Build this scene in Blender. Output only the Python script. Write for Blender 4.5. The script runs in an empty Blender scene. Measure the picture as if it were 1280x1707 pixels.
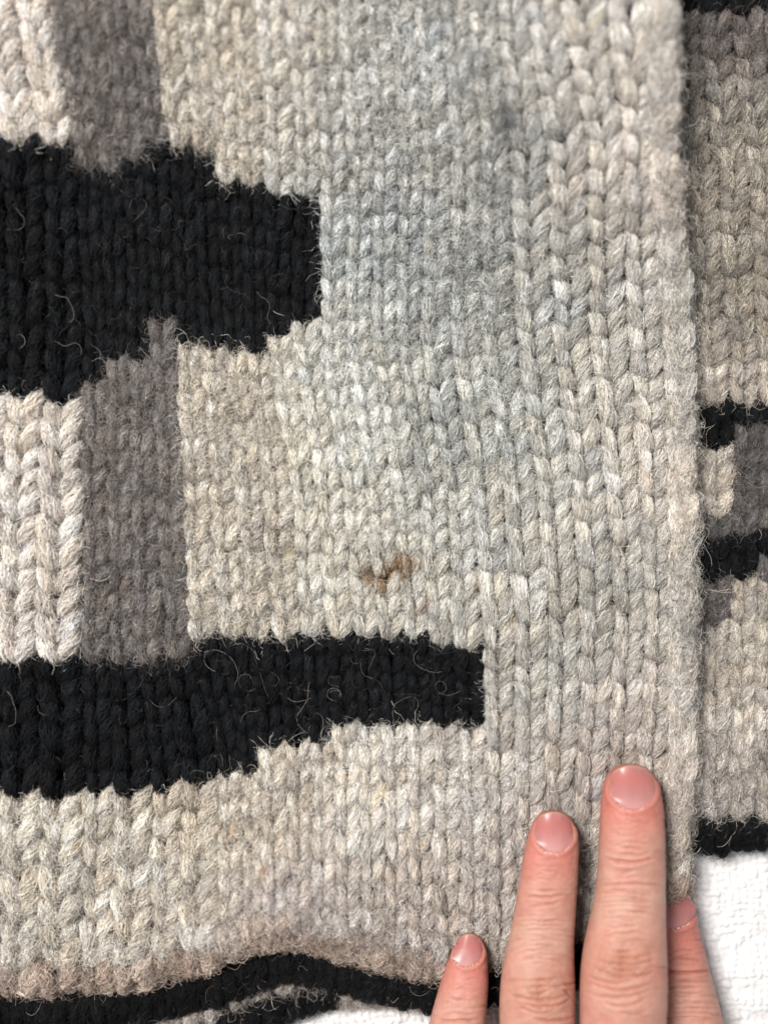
import bpy, math
import numpy as np
from mathutils import Vector
from mathutils.bvhtree import BVHTree

# ------------------------------------------------------------------ camera, world, lamps, exposure
D, ZREF, PX = 0.24, 0.012, 0.00015        # camera height (m), reference height, metres per photo pixel at that height
F = (D - ZREF) / PX
scene = bpy.context.scene
COL = scene.collection
cam_d = bpy.data.cameras.new('camera')
cam = bpy.data.objects.new('camera', cam_d); COL.objects.link(cam)
cam.location = (0, 0, D)
cam_d.sensor_fit = 'VERTICAL'; cam_d.sensor_height = 36.0; cam_d.lens = F * 36.0 / 1707.0
cam_d.clip_start = 0.005; cam_d.clip_end = 10
cam_d.dof.use_dof = True; cam_d.dof.focus_distance = D - 0.0125; cam_d.dof.aperture_fstop = 3.0
scene.camera = cam

world = bpy.data.worlds.new('World'); scene.world = world; world.use_nodes = True
bg = world.node_tree.nodes['Background']
bg.inputs[0].default_value = (0.93, 0.96, 1.0, 1); bg.inputs[1].default_value = 0.36

def area(name, loc, aim, size, power, col):
    l = bpy.data.lights.new(name, 'AREA'); l.shape = 'DISK'; l.size = size; l.energy = power; l.color = col
    o = bpy.data.objects.new(name, l); COL.objects.link(o); o.location = loc
    d = Vector(aim) - Vector(loc); o.rotation_euler = d.to_track_quat('-Z', 'Y').to_euler()
area('ceiling_lamp', (-0.37, 0.31, 0.75), (0, -0.03, 0), 0.30, 13.4, (1.0, 0.988, 0.976))
scene.view_settings.view_transform = 'Standard'; scene.view_settings.look = 'None'
scene.view_settings.exposure = 0.0; scene.view_settings.gamma = 1.0
scene.cycles.max_bounces = 5; scene.cycles.diffuse_bounces = 3; scene.cycles.glossy_bounces = 2
scene.cycles.caustics_reflective = False; scene.cycles.caustics_refractive = False

rng = np.random.default_rng(11)

# ------------------------------------------------------------------ helpers
def unproj(u, v, z):
    k = (D - z) / F
    return np.stack([(u - 640) * k, (853.5 - v) * k, z + 0 * u], -1)
def proj(p):
    k = F / (D - p[..., 2])
    return 640 + p[..., 0] * k, 853.5 - p[..., 1] * k
def lin(c):
    c = np.asarray(c, float) / 255.0
    return np.where(c <= 0.04045, c / 12.92, ((c + 0.055) / 1.055) ** 2.4)
def sstep(a, b, x):
    t = np.clip((x - a) / (b - a), 0, 1); return t * t * (3 - 2 * t)
_ng = {}
def vnoise(x, y, seed=0):
    if seed not in _ng: _ng[seed] = np.random.default_rng(1000 + seed).random((256, 256)) * 2 - 1
    g = _ng[seed]
    xi = np.floor(x).astype(int); yi = np.floor(y).astype(int)
    fx = x - xi; fy = y - yi
    fx = fx * fx * (3 - 2 * fx); fy = fy * fy * (3 - 2 * fy)
    a = g[xi % 256, yi % 256]; b = g[(xi + 1) % 256, yi % 256]
    c = g[xi % 256, (yi + 1) % 256]; d = g[(xi + 1) % 256, (yi + 1) % 256]
    return (a * (1 - fx) + b * fx) * (1 - fy) + (c * (1 - fx) + d * fx) * fy
def inpoly(u, v, poly):
    poly = np.asarray(poly, float); n = len(poly); r = np.zeros(np.shape(u), bool)
    for i in range(n):
        x1, y1 = poly[i]; x2, y2 = poly[(i + 1) % n]
        if y1 == y2: continue
        c = ((y1 > v) != (y2 > v)) & (u < (x2 - x1) * (v - y1) / (y2 - y1) + x1)
        r ^= c
    return r
def norm(a): return a / np.maximum(np.linalg.norm(a, axis=-1, keepdims=True), 1e-12)

def mat(name, build):
    m = bpy.data.materials.new(name); m.use_nodes = True
    nt = m.node_tree; b = nt.nodes['Principled BSDF']; build(nt, b); return m
def link(nt, a, b): nt.links.new(a, b)
def node(nt, t, **kw):
    n = nt.nodes.new(t)
    for k, v in kw.items(): setattr(n, k, v)
    return n

def m_fibre(nt, b):
    a = node(nt, 'ShaderNodeAttribute', attribute_name='fibre_col')
    link(nt, a.outputs['Color'], b.inputs['Base Color'])
    b.inputs['Roughness'].default_value = 0.6; b.inputs['Specular IOR Level'].default_value = 0.18
MF = mat('wool_fibre', m_fibre)
def m_yarn(nt, b):
    a = node(nt, 'ShaderNodeAttribute', attribute_name='yarn_col')
    tc = node(nt, 'ShaderNodeTexCoord'); n = node(nt, 'ShaderNodeTexNoise')
    mp = node(nt, 'ShaderNodeMapping'); mp.inputs['Scale'].default_value = (3500, 900, 3500); mp.inputs['Rotation'].default_value = (0, 0, 0.4)
    link(nt, tc.outputs['Object'], mp.inputs['Vector']); link(nt, mp.outputs[0], n.inputs['Vector']); n.inputs['Scale'].default_value = 1
    n.inputs['Detail'].default_value = 3
    r = node(nt, 'ShaderNodeMapRange'); r.inputs[1].default_value = 0.3; r.inputs[2].default_value = 0.7
    r.inputs[3].default_value = 0.7; r.inputs[4].default_value = 1.2; link(nt, n.outputs['Fac'], r.inputs[0])
    mx = node(nt, 'ShaderNodeMix', data_type='RGBA', blend_type='MULTIPLY'); mx.inputs[0].default_value = 1
    link(nt, a.outputs['Color'], mx.inputs[6]); link(nt, r.outputs[0], mx.inputs[7]); link(nt, mx.outputs[2], b.inputs['Base Color'])
    bp = node(nt, 'ShaderNodeBump'); bp.inputs['Strength'].default_value = 0.6; bp.inputs['Distance'].default_value = 0.0003
    link(nt, n.outputs['Fac'], bp.inputs['Height']); link(nt, bp.outputs[0], b.inputs['Normal'])
    b.inputs['Roughness'].default_value = 0.9; b.inputs['Specular IOR Level'].default_value = 0.05
MY = mat('wool_yarn', m_yarn)

def mesh_obj(name, verts, faces, material, parent=None, cols=None, colname='yarn_col', smooth=True):
    me = bpy.data.meshes.new(name)
    verts = np.asarray(verts, np.float32); faces = np.asarray(faces, np.int32)
    me.vertices.add(len(verts)); me.vertices.foreach_set('co', verts.ravel())
    n = faces.shape[1]
    me.loops.add(faces.size); me.loops.foreach_set('vertex_index', faces.ravel())
    me.polygons.add(len(faces)); me.polygons.foreach_set('loop_start', np.arange(0, faces.size, n, dtype=np.int32))
    me.update(calc_edges=True); me.validate()
    if smooth: me.polygons.foreach_set('use_smooth', np.ones(len(me.polygons), bool))
    if cols is not None:
        at = me.attributes.new(colname, 'FLOAT_COLOR', 'POINT')
        c = np.ones((len(verts), 4), np.float32); c[:, :3] = cols; at.data.foreach_set('color', c.ravel())
    me.materials.append(material)
    o = bpy.data.objects.new(name, me); COL.objects.link(o)
    if parent is not None: o.parent = parent
    return o

def curves_obj(name, pts, rad, cols, material, parent):
    """pts (n,m,3), rad (n,m), cols (n,3)"""
    n, m = pts.shape[:2]
    cu = bpy.data.hair_curves.new(name)
    cu.add_curves([m] * n)
    cu.attributes['position'].data.foreach_set('vector', pts.astype(np.float32).ravel())
    ra = cu.attributes.get('radius') or cu.attributes.new('radius', 'FLOAT', 'POINT')
    ra.data.foreach_set('value', rad.astype(np.float32).ravel())
    at = cu.attributes.new('fibre_col', 'FLOAT_COLOR', 'CURVE')
    c = np.ones((n, 4), np.float32); c[:, :3] = cols; at.data.foreach_set('color', c.ravel())
    cu.materials.append(material)
    o = bpy.data.objects.new(name, cu); COL.objects.link(o); o.parent = parent; o['kind'] = 'stuff'
    return o

# ------------------------------------------------------------------ the supporting white cloth
def build_cloth():
    us = np.concatenate([np.linspace(-4200, 240, 30), np.arange(250, 1750, 2.6), np.linspace(1760, 5400, 30)])
    vs = np.concatenate([np.linspace(-3500, 1280, 30), np.arange(1290, 2150, 2.6), np.linspace(2160, 5200, 30)])
    U, V = np.meshgrid(us, vs, indexing='ij')
    ang = -0.07
    a = (U * math.cos(ang) + V * math.sin(ang)); b = (-U * math.sin(ang) + V * math.cos(ang))
    a = a + 5.5 * vnoise(U / 30, V / 26, 1) + 2.5 * vnoise(U / 9, V / 9, 2); b = b + 5.5 * vnoise(U / 30, V / 30, 3) + 2.5 * vnoise(U / 10, V / 8, 4)
    ca, cb = a / 12.5, b / 11.0
    chk = np.sin(math.pi * ca) * np.sin(math.pi * cb)
    warp = np.abs(np.sin(math.pi * ca)) ** 0.6 * (0.5 + 0.5 * np.sign(chk) * np.abs(chk) ** 0.5)
    weft = np.abs(np.sin(math.pi * cb)) ** 0.6 * (0.5 - 0.5 * np.sign(chk) * np.abs(chk) ** 0.5)
    amp = 0.7 + 0.5 * vnoise(U / 17, V / 15, 5)
    h = np.maximum(warp, weft) * amp + 0.22 * vnoise(U / 4.5, V / 4.5, 6) + 0.5 * vnoise(U / 60, V / 45, 7)
    z = 0.0010 * h
    z = z * sstep(240, 330, U) * sstep(1760, 1650, U) * sstep(1280, 1360, V) * sstep(2160, 2050, V)
    k = D / F
    P = np.stack([(U - 640) * k, (853.5 - V) * k, z], -1)
    nu, nv = U.shape
    idx = np.arange(nu * nv).reshape(nu, nv)
    f = np.stack([idx[:-1, :-1], idx[:-1, 1:], idx[1:, 1:], idx[1:, :-1]], -1).reshape(-1, 4)
    def mc(nt, b):
        tc = node(nt, 'ShaderNodeTexCoord'); n = node(nt, 'ShaderNodeTexNoise'); n.inputs['Scale'].default_value = 900; n.inputs['Detail'].default_value = 4
        link(nt, tc.outputs['Object'], n.inputs['Vector'])
        r = node(nt, 'ShaderNodeValToRGB'); r.color_ramp.elements[0].color = (0.72, 0.69, 0.665, 1); r.color_ramp.elements[1].color = (0.80, 0.785, 0.77, 1)
        r.color_ramp.elements[0].position = 0.35; r.color_ramp.elements[1].position = 0.6
        link(nt, n.outputs['Fac'], r.inputs[0]); link(nt, r.outputs[0], b.inputs['Base Color'])
        bp = node(nt, 'ShaderNodeBump'); bp.inputs['Strength'].default_value = 0.35; bp.inputs['Distance'].default_value = 0.0002
        link(nt, n.outputs['Fac'], bp.inputs['Height']); link(nt, bp.outputs[0], b.inputs['Normal'])
        b.inputs['Roughness'].default_value = 0.85; b.inputs['Specular IOR Level'].default_value = 0.15
    o = mesh_obj('tablecloth', P.reshape(-1, 3), f, mat('white_weave', mc))
    o['kind'] = 'structure'
build_cloth()

# ------------------------------------------------------------------ the knitted garment
garment = bpy.data.objects.new('knitted_cardigan', None); COL.objects.link(garment)
garment['label'] = 'thick hand-knitted grey wool cardigan with black stripes and a brown stain, lying on white cloth'
garment['category'] = 'cardigan'

Q = 4
class Panel:
    """a lattice S[k, j] of the cloth's surface: k counts stitch columns, j counts rows"""
    def __init__(s, k0, k1, j0, j1, fn):
        s.k0, s.k1, s.j0, s.j1 = k0, k1, j0, j1
        ks = np.arange((k1 - k0) * Q + 1) / Q + k0; js = np.arange((j1 - j0) * Q + 1) / Q + j0
        K, J = np.meshgrid(ks, js, indexing='ij')
        s.S = fn(K, J)
        dk = np.gradient(s.S, axis=0); dj = np.gradient(s.S, axis=1)
        s.N = norm(np.cross(dj, dk)); s.W = np.linalg.norm(dk, axis=-1) * Q; s.H = np.linalg.norm(dj, axis=-1) * Q
    def at(s, arr, k, j):
        x = np.clip((k - s.k0) * Q, 0, arr.shape[0] - 1.001); y = np.clip((j - s.j0) * Q, 0, arr.shape[1] - 1.001)
        xi = x.astype(int); yi = y.astype(int); fx = x - xi; fy = y - yi
        if arr.ndim == 3: fx = fx[..., None]; fy = fy[..., None]
        return (arr[xi, yi] * (1 - fx) * (1 - fy) + arr[xi + 1, yi] * fx * (1 - fy) + arr[xi, yi + 1] * (1 - fx) * fy + arr[xi + 1, yi + 1] * fx * fy)

# ---- front panel: columns (wales) as read off the cloth, k = -3..25
WV = np.array([-150, 0, 270, 560, 850, 1050, 1300, 1750.])
WU = np.array([
 [-260,-185,-110,-52, 12, 70,112,152,195,240,285,327,370,415,462,512,553,595,638,682,726,771,816,862,910,990,1074,1120,1140],
 [-240,-165,-98,-35, 30, 88,130,170,212,255,299,341,384,428,474,520,561,603,646,690,735,781,828,876,930,1007,1082,1125,1140],
 [-210,-140,-68, 8, 78,127,168,206,244,284,323,361,400,444,490,535,577,619,662,706,752,800,850,912,978,1036,1090,1132,1145],
 [-170,-105,-42, 20, 77,142,178,215,253,295,335,375,410,442,487,535,576,617,658,700,750,802,858,918,978,1043,1103,1152,1152],
 [-190,-125,-58,  8, 68,139,181,224,266,308,351,396,441,488,530,572,612,655,697,742,787,840,897,953,1010,1066,1113,1163,1163],
 [-200,-135,-68, -2, 61,138,183,228,273,318,364,410,456,502,545,590,630,674,712,754,802,856,912,967,1022,1072,1117,1163,1163],
 [-190,-125,-58,  5, 70,140,190,255,305,367,405,437,480,520,557,600,640,677,722,765,808,856,905,955,1005,1055,1106,1160,1160],
 [-190,-125,-58,  5, 70,140,192,255,305,362,402,437,480,520,557,600,640,679,722,765,808,856,905,955,1000,1048,1092,1135,1135]])
KF = np.arange(-3, 26)
def wale_u(k, v):
    """column position at height v: linear in k, smooth in v"""
    cols = np.stack([np.interp(k, KF, WU[i]) for i in range(len(WV))], 0)
    i = np.clip(np.searchsorted(WV, v) - 1, 0, len(WV) - 2)
    t = np.clip((v - WV[i]) / (WV[i + 1] - WV[i]), 0, 1); t = t * 0.5 + 0.5 * t * t * (3 - 2 * t)
    a = np.take_along_axis(cols, i[None], 0)[0]; b = np.take_along_axis(cols, (i + 1)[None], 0)[0]
    return a * (1 - t) + b * t
def row_h(u): return np.interp(u, [-100, 150, 350, 500, 700, 900, 1000, 1150], [39.5, 39, 36.5, 35, 35, 36.5, 38.5, 40])
HEM = np.array([(-200, 1644), (0, 1640), (200, 1633), (300, 1615), (400, 1582), (480, 1563), (560, 1582), (640, 1611), (760, 1624), (850, 1614), (960, 1582), (1050, 1540), (1120, 1492), (1180, 1465.)])
def hem_v(u):
    x = np.asarray(u, float)
    return (np.interp(x - 25, HEM[:, 0], HEM[:, 1]) + np.interp(x, HEM[:, 0], HEM[:, 1]) + np.interp(x + 25, HEM[:, 0], HEM[:, 1])) / 3
def front_z(u, v):
    z = 0.0155 + 0.013 * sstep(620, -60, v) + 0.010 * sstep(680, 1050, u) * sstep(640, -50, v)
    z = z + 0.003 * sstep(260, 20, u) * sstep(300, 700, v) + 0.0010 * vnoise(u / 170, v / 170, 11) + 0.0022 * vnoise(u / 420 + 3, v / 380, 12)
    uf = u - 0.16 * (v - 700); z = z - 0.0042 * sstep(600, 745, uf) * sstep(1150, 850, v) + 0.0030 * sstep(745, 930, uf) * sstep(1150, 850, v)
    z = z + 0.0035 * np.exp(-((u - 490) / 150) ** 2 - ((v - 1480) / 130) ** 2)
    for (fu, fv, s, d) in ((1052, 1330, 75, .0024), (920, 1420, 65, .0024), (1040, 1480, 90, .003), (905, 1540, 80, .003), (785, 1600, 50, .0022)):
        z = z - 1.8 * d * np.exp(-((u - fu) / s) ** 2 - ((v - fv) / s) ** 2)
    return z
RV, EDGE_R = 36.0, 23.0
def front_fn(K, J):
    kk = np.minimum(K, 25)
    u = wale_u(kk, 1065 + J * 37.0)
    for _ in range(3):
        v = 1065 + J * row_h(u) + 3.0 * vnoise(u / 130, J / 3.1, 13)
        e = np.maximum(-14 - J, 0); v = v - 0.33 * e * e * sstep(780, 1000, u)
        vn = 1065 + J * row_h(u)
        v = v - 34 * sstep(170, 590, u) * sstep(950, 800, u) * sstep(1060, 1275, vn) * sstep(1560, 1330, vn)
        v = v - 13 * sstep(330, 120, u) * sstep(1120, 1300, vn) * sstep(1560, 1330, vn)
        v = v + 26 * sstep(650, 812, u) * sstep(1000, 815, u) * sstep(930, 1065, vn) * sstep(1210, 1080, vn)
        u = wale_u(kk, v)
    u = u + 1.8 * vnoise(K * 0.8, J / 3.5, 14)
    # right edge: the panel's border rolls under
    ue = np.interp(v, [-150, 0, 300, 420, 520, 700, 900, 1100, 1300, 1400, 1480, 1600], [1120, 1124, 1130, 1140, 1152, 1160, 1165, 1161, 1160, 1152, 1142, 1135])
    ue = ue - 12 + 4.0 * vnoise(v / 62, v * 0, 15) + 2.5 * vnoise(v / 24, v * 0, 16)
    t = K - 23.0
    groove = -0.0042 * np.exp(-(t / 0.16) ** 2) + 0.0019 * np.exp(-((t - 0.6) / 0.32) ** 2)
    th = np.clip((t - 0.35) * 1.55, 0, 2.9)
    uc = ue - EDGE_R
    u_roll = uc + EDGE_R * np.sin(th); w = sstep(-0.05, 0.35, t)
    u = np.where(t > -0.05, u * (1 - w) + np.where(t < 0.35, uc - (0.35 - t) * 45, u_roll) * w, u)
    z = front_z(u, v) + groove - EDGE_R * PX * 1.25 * (1 - np.cos(th)) * (t > 0)
    # bottom: the light band rolls under over the hem
    vh = hem_v(u); v0 = vh - RV
    ph = np.clip((v - v0) / RV, 0, 2.6)
    z = z - 0.0065 * (1 - np.cos(ph))
    v = np.where(v > v0, v0 + RV * np.sin(ph), v)
    return unproj(u, v, z)
front = Panel(-3, 26, -33, 19, front_fn)

UPPER_BLACK = [(-300,236),(15,240),(55,250),(90,250),(140,292),(185,300),(212,262),(228,245),(285,255),(320,275),(350,282),(385,300),(420,316),(470,322),(540,318),(545,535),(488,533),(486,572),(440,584),(375,578),(300,574),(292,556),(255,540),(250,598),(215,608),(148,632),(142,672),(78,676),(20,672),(-300,668)]
LOWER_BLACK = [(-300,1108),(30,1108),(95,1112),(140,1098),(230,1098),(318,1080),(370,1072),(405,1062),(500,1052),(600,1056),(690,1060),(752,1064),(812,1072),(812,1218),(600,1216),(557,1220),(520,1240),(480,1248),(436,1278),(367,1302),(305,1306),(255,1310),(190,1322),(70,1322),(-300,1326)]
CPTS = np.array([  # colour of the wool where the ball changes shade: u, v, r, g, b
 (460,60,206,197,184),(470,200,204,196,184),(560,200,192,190,184),(650,450,160,162,159),(560,420,178,180,177),(600,750,206,204,194),(560,620,196,195,187),(700,950,196,192,182),(540,960,206,199,186),
 (465,640,204,196,182),(490,760,206,199,184),(515,900,206,198,183),(850,700,174,173,166),(850,300,168,166,160),(700,100,176,175,170),(1000,300,196,188,178),(1060,80,206,197,186),(1060,700,194,186,174),(1000,1000,172,167,158),
 (1000,1250,176,165,156),(1140,300,204,191,180),(1140,800,206,194,182),(1140,1300,196,183,171),(900,1150,178,174,166),(760,700,168,168,162),(760,500,161,161,156),(770,250,165,164,159),
 (50,1450,206,196,182),(300,1400,201,189,173),(450,1350,192,180,165),(600,1350,211,201,188),(750,1350,209,200,190),(860,1450,182,172,164),(100,1590,205,194,180),(500,1500,192,180,172),(700,1500,188,175,164)], float)
def heather(u, v):
    d2 = ((u[..., None] - CPTS[:, 0]) ** 2 + (v[..., None] - CPTS[:, 1]) ** 2) / 90.0 ** 2 + 0.15
    w = d2 ** -1.2; w /= w.sum(-1, keepdims=True)
    return w @ CPTS[:, 2:]
PATCH = {}
def classify_front(kc, jc, u, v):
    n = len(u); names = np.array(['light_panel'] * n, object); c = heather(u, v); felt = 0.25 + 0.35 * vnoise(u / 120, v / 120, 21)
    felt = felt + 0.45 * np.exp(-((u - 760) / 150) ** 2 - ((v - 380) / 260) ** 2)
    felt = np.where(kc > 19, felt * 0.4, felt)
    ub = inpoly(u, v, UPPER_BLACK); lb = inpoly(u, v, LOWER_BLACK)
    upper = v < np.interp(u, [0, 540], [400, 420])
    low = v > np.interp(u, [0, 300, 600, 810], [1210, 1200, 1140, 1140])
    mid = ~upper & ~low
    def setp(m, name, col, f):
        names[m] = name; c[m] = col
        felt[m] = f
    left = kc < 10
    for zone, tag in ((upper, 'upper'), (mid, 'lower')):
        z = zone & left & (v < 1150)
        setp(z & (kc < 2), 'cream_block/' + tag, (217, 205, 193), 0.25)
        setp(z & (kc > 2) & (kc < 6), 'grey_block/' + tag, (122, 115, 110), 0.62)
        setp(z & (kc > 6), 'beige_block/' + tag, (197, 187, 173), 0.6)
    bb = low & (kc < 17)
    names[bb] = 'bottom_band'; felt[bb] = (0.35 + 0.3 * vnoise(u / 120, v / 120, 22))[bb]
    hv = hem_v(u); br = sstep(-44, -16, v - hv)[:, None]
    c[:] = c * (1 - br) + np.array([174, 155, 141]) * br
    felt = np.where(v > hv - 55, 0.85, felt)
    setp(ub, 'black_stripe/upper', (17, 18, 20), 0.6); setp(lb, 'black_stripe/lower', (17, 18, 20), 0.45)
    edge = kc > 23
    names[edge] = 'rolled_edge'; felt[edge] = 0.38
    return names, c, felt

# ---- the layer lying underneath at the right
RV_ = np.array([-100, 0, 300, 700, 1150, 1500.])
RU_ = np.array([[985,1040,1092,1148,1200,1253,1307],[995,1050,1103,1158,1210,1263,1317],[1030,1085,1134,1191,1243,1296,1350],[1075,1124,1172,1219,1265,1312,1360],[1082,1125,1168,1211,1254,1297,1340],[1082,1125,1168,1211,1254,1297,1340.]])
def right_fn(K, J):
    v = 1368 + J * 36.0
    cols = np.stack([np.interp(K, np.arange(-2, 5), RU_[i]) for i in range(6)], 0)
    i = np.clip(np.searchsorted(RV_, v) - 1, 0, 4); t = np.clip((v - RV_[i]) / (RV_[i + 1] - RV_[i]), 0, 1)
    u = np.take_along_axis(cols, i[None], 0)[0] * (1 - t) + np.take_along_axis(cols, (i + 1)[None], 0)[0] * t
    v = v + 4 * vnoise(u / 60, J / 2.5, 31) - (u - 1200) * 0.06
    u = u + 3 * vnoise(K * 0.8, J / 2.0, 32)
    z = 0.0075 + 0.0012 * vnoise(u / 150, v / 150, 33) + 0.009 * sstep(760, 0, v)
    vb = 1414 - (u - 1160) * 0.08 + 3 * vnoise(u / 22, u * 0, 34); v0 = vb - 30
    ph = np.clip((v - v0) / 30, 0, 2.6)
    z = z - 0.0033 * (1 - np.cos(ph)); v = np.where(v > v0, v0 + 30 * np.sin(ph), v)
    return unproj(u, v, z)
right = Panel(-2, 4, -41, 5, right_fn)
def classify_right(kc, jc, u, v):
    n = len(u); names = np.where(v < 700, 'underlayer/upper', 'underlayer/lower').astype(object); felt = np.full(n, 0.3)
    g = np.array([np.interp(v, [40, 110, 180, 350, 480, 650, 1080, 1200, 1360], a) for a in ([104, 118, 150, 156, 148, 180, 176, 184, 168], [96, 109, 143, 147, 140, 169, 167, 174, 159], [92, 103, 132, 135, 128, 157, 155, 163, 151])]).T
    c = g.copy()
    tops = v < np.where(u < 1215, 44, 14); names[tops] = 'underlayer_stripe/top'; c[tops] = (16, 17, 19); felt[tops] = .7
    z = (v > 725) & (v < 960); lt = (u < np.interp(v, [745, 890], [1232, 1190])) & (v < 892)
    dk = z & ~lt; names[z] = 'underlayer_block'; c[z] = (178, 167, 154)
    c[dk] = (96, 91, 88); felt[dk] = 0.65
    b1 = (v > 690) & (v < np.where(u < 1232, 748, 722)); names[b1] = 'underlayer_stripe/middle'; c[b1] = (14, 15, 17); felt[b1] = .8
    b2 = np.where(u < 1238, (v > 905) & (v < 966), (v > 892) & (v < 938)); names[b2] = 'underlayer_stripe/lower'; c[b2] = (14, 15, 17); felt[b2] = .8
    d2 = (v > 960) & (v < np.interp(u, [1165, 1225, 1226], [1066, 985, 950])) & ~b2; c[d2] = (112, 105, 102); felt[d2] = .95; names[d2] = 'underlayer_block'
    hb = v > 1372 - (u - 1160) * 0.08; names[hb] = 'underlayer_hem'; c[hb] = (15, 16, 18); felt[hb] = .9
    lo = (v > 1320) & ~hb; felt[lo] = .8
    return names, c, felt

# ---- black hem under the bottom band, and the grey-and-black border of the layer below it
HB_T = HEM + np.array([0, -22]); HB_B = np.array([(-200, 1742), (0, 1735), (200, 1713), (300, 1680), (400, 1652), (480, 1631), (560, 1642), (640, 1668), (720, 1680), (830, 1672), (960, 1640), (1050, 1590), (1140, 1530.)])
def strip_fn(top, bot, du, z0, zh, nj):
    def fn(K, J):
        u = K * du + 3 * vnoise(K * .7, J, 41); t = J / nj
        sm = lambda P: (np.interp(u - 20, P[:, 0], P[:, 1]) + np.interp(u, P[:, 0], P[:, 1]) + np.interp(u + 20, P[:, 0], P[:, 1])) / 3
        a, b = sm(top), sm(bot) + 4 * vnoise(u / 26, u * 0, 43)
        tt = 0.5 - 0.5 * np.cos(np.pi * np.clip(t, 0, 1))
        v = a + (b - a) * tt
        z = z0 + zh * np.sin(np.pi * np.clip(t * 0.93 + 0.07, 0, 1)) ** 0.8 + 0.0008 * vnoise(u / 80, v / 60, 42)
        return unproj(u, v, z)
    return fn
hem = Panel(-5, 28, 0, 4, strip_fn(HB_T, HB_B, 39.0, 0.0042, 0.0052, 4))
def classify_hem(kc, jc, u, v):
    n = len(u); return np.array(['hem'] * n, object), np.tile((19., 19, 19), (n, 1)), np.full(n, .9)
BB_B = np.array([(-200, 1860), (200, 1830), (380, 1765), (440, 1716), (475, 1700), (520, 1680), (600, 1666), (720, 1668), (800, 1660)])
back = Panel(-4, 20, 0, 4, strip_fn(HB_B + np.array([0, -26]), BB_B, 38.0, 0.0015, 0.0030, 4))
def classify_back(kc, jc, u, v):
    n = len(u); d = v - np.interp(u, HB_B[:, 0], HB_B[:, 1])
    g = (d < 19 - 0.03 * (u - 420)) | ((u < 470) & (d < 44) & (np.round(kc - .5).astype(int) % 2 == 0) & (u > 180))
    c = np.where(g[:, None], (165., 155, 146), (16., 16, 18))
    nm = np.where(g, 'back_layer_edge', 'back_layer_hem').astype(object)
    return nm, c, np.full(n, .9)

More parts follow.
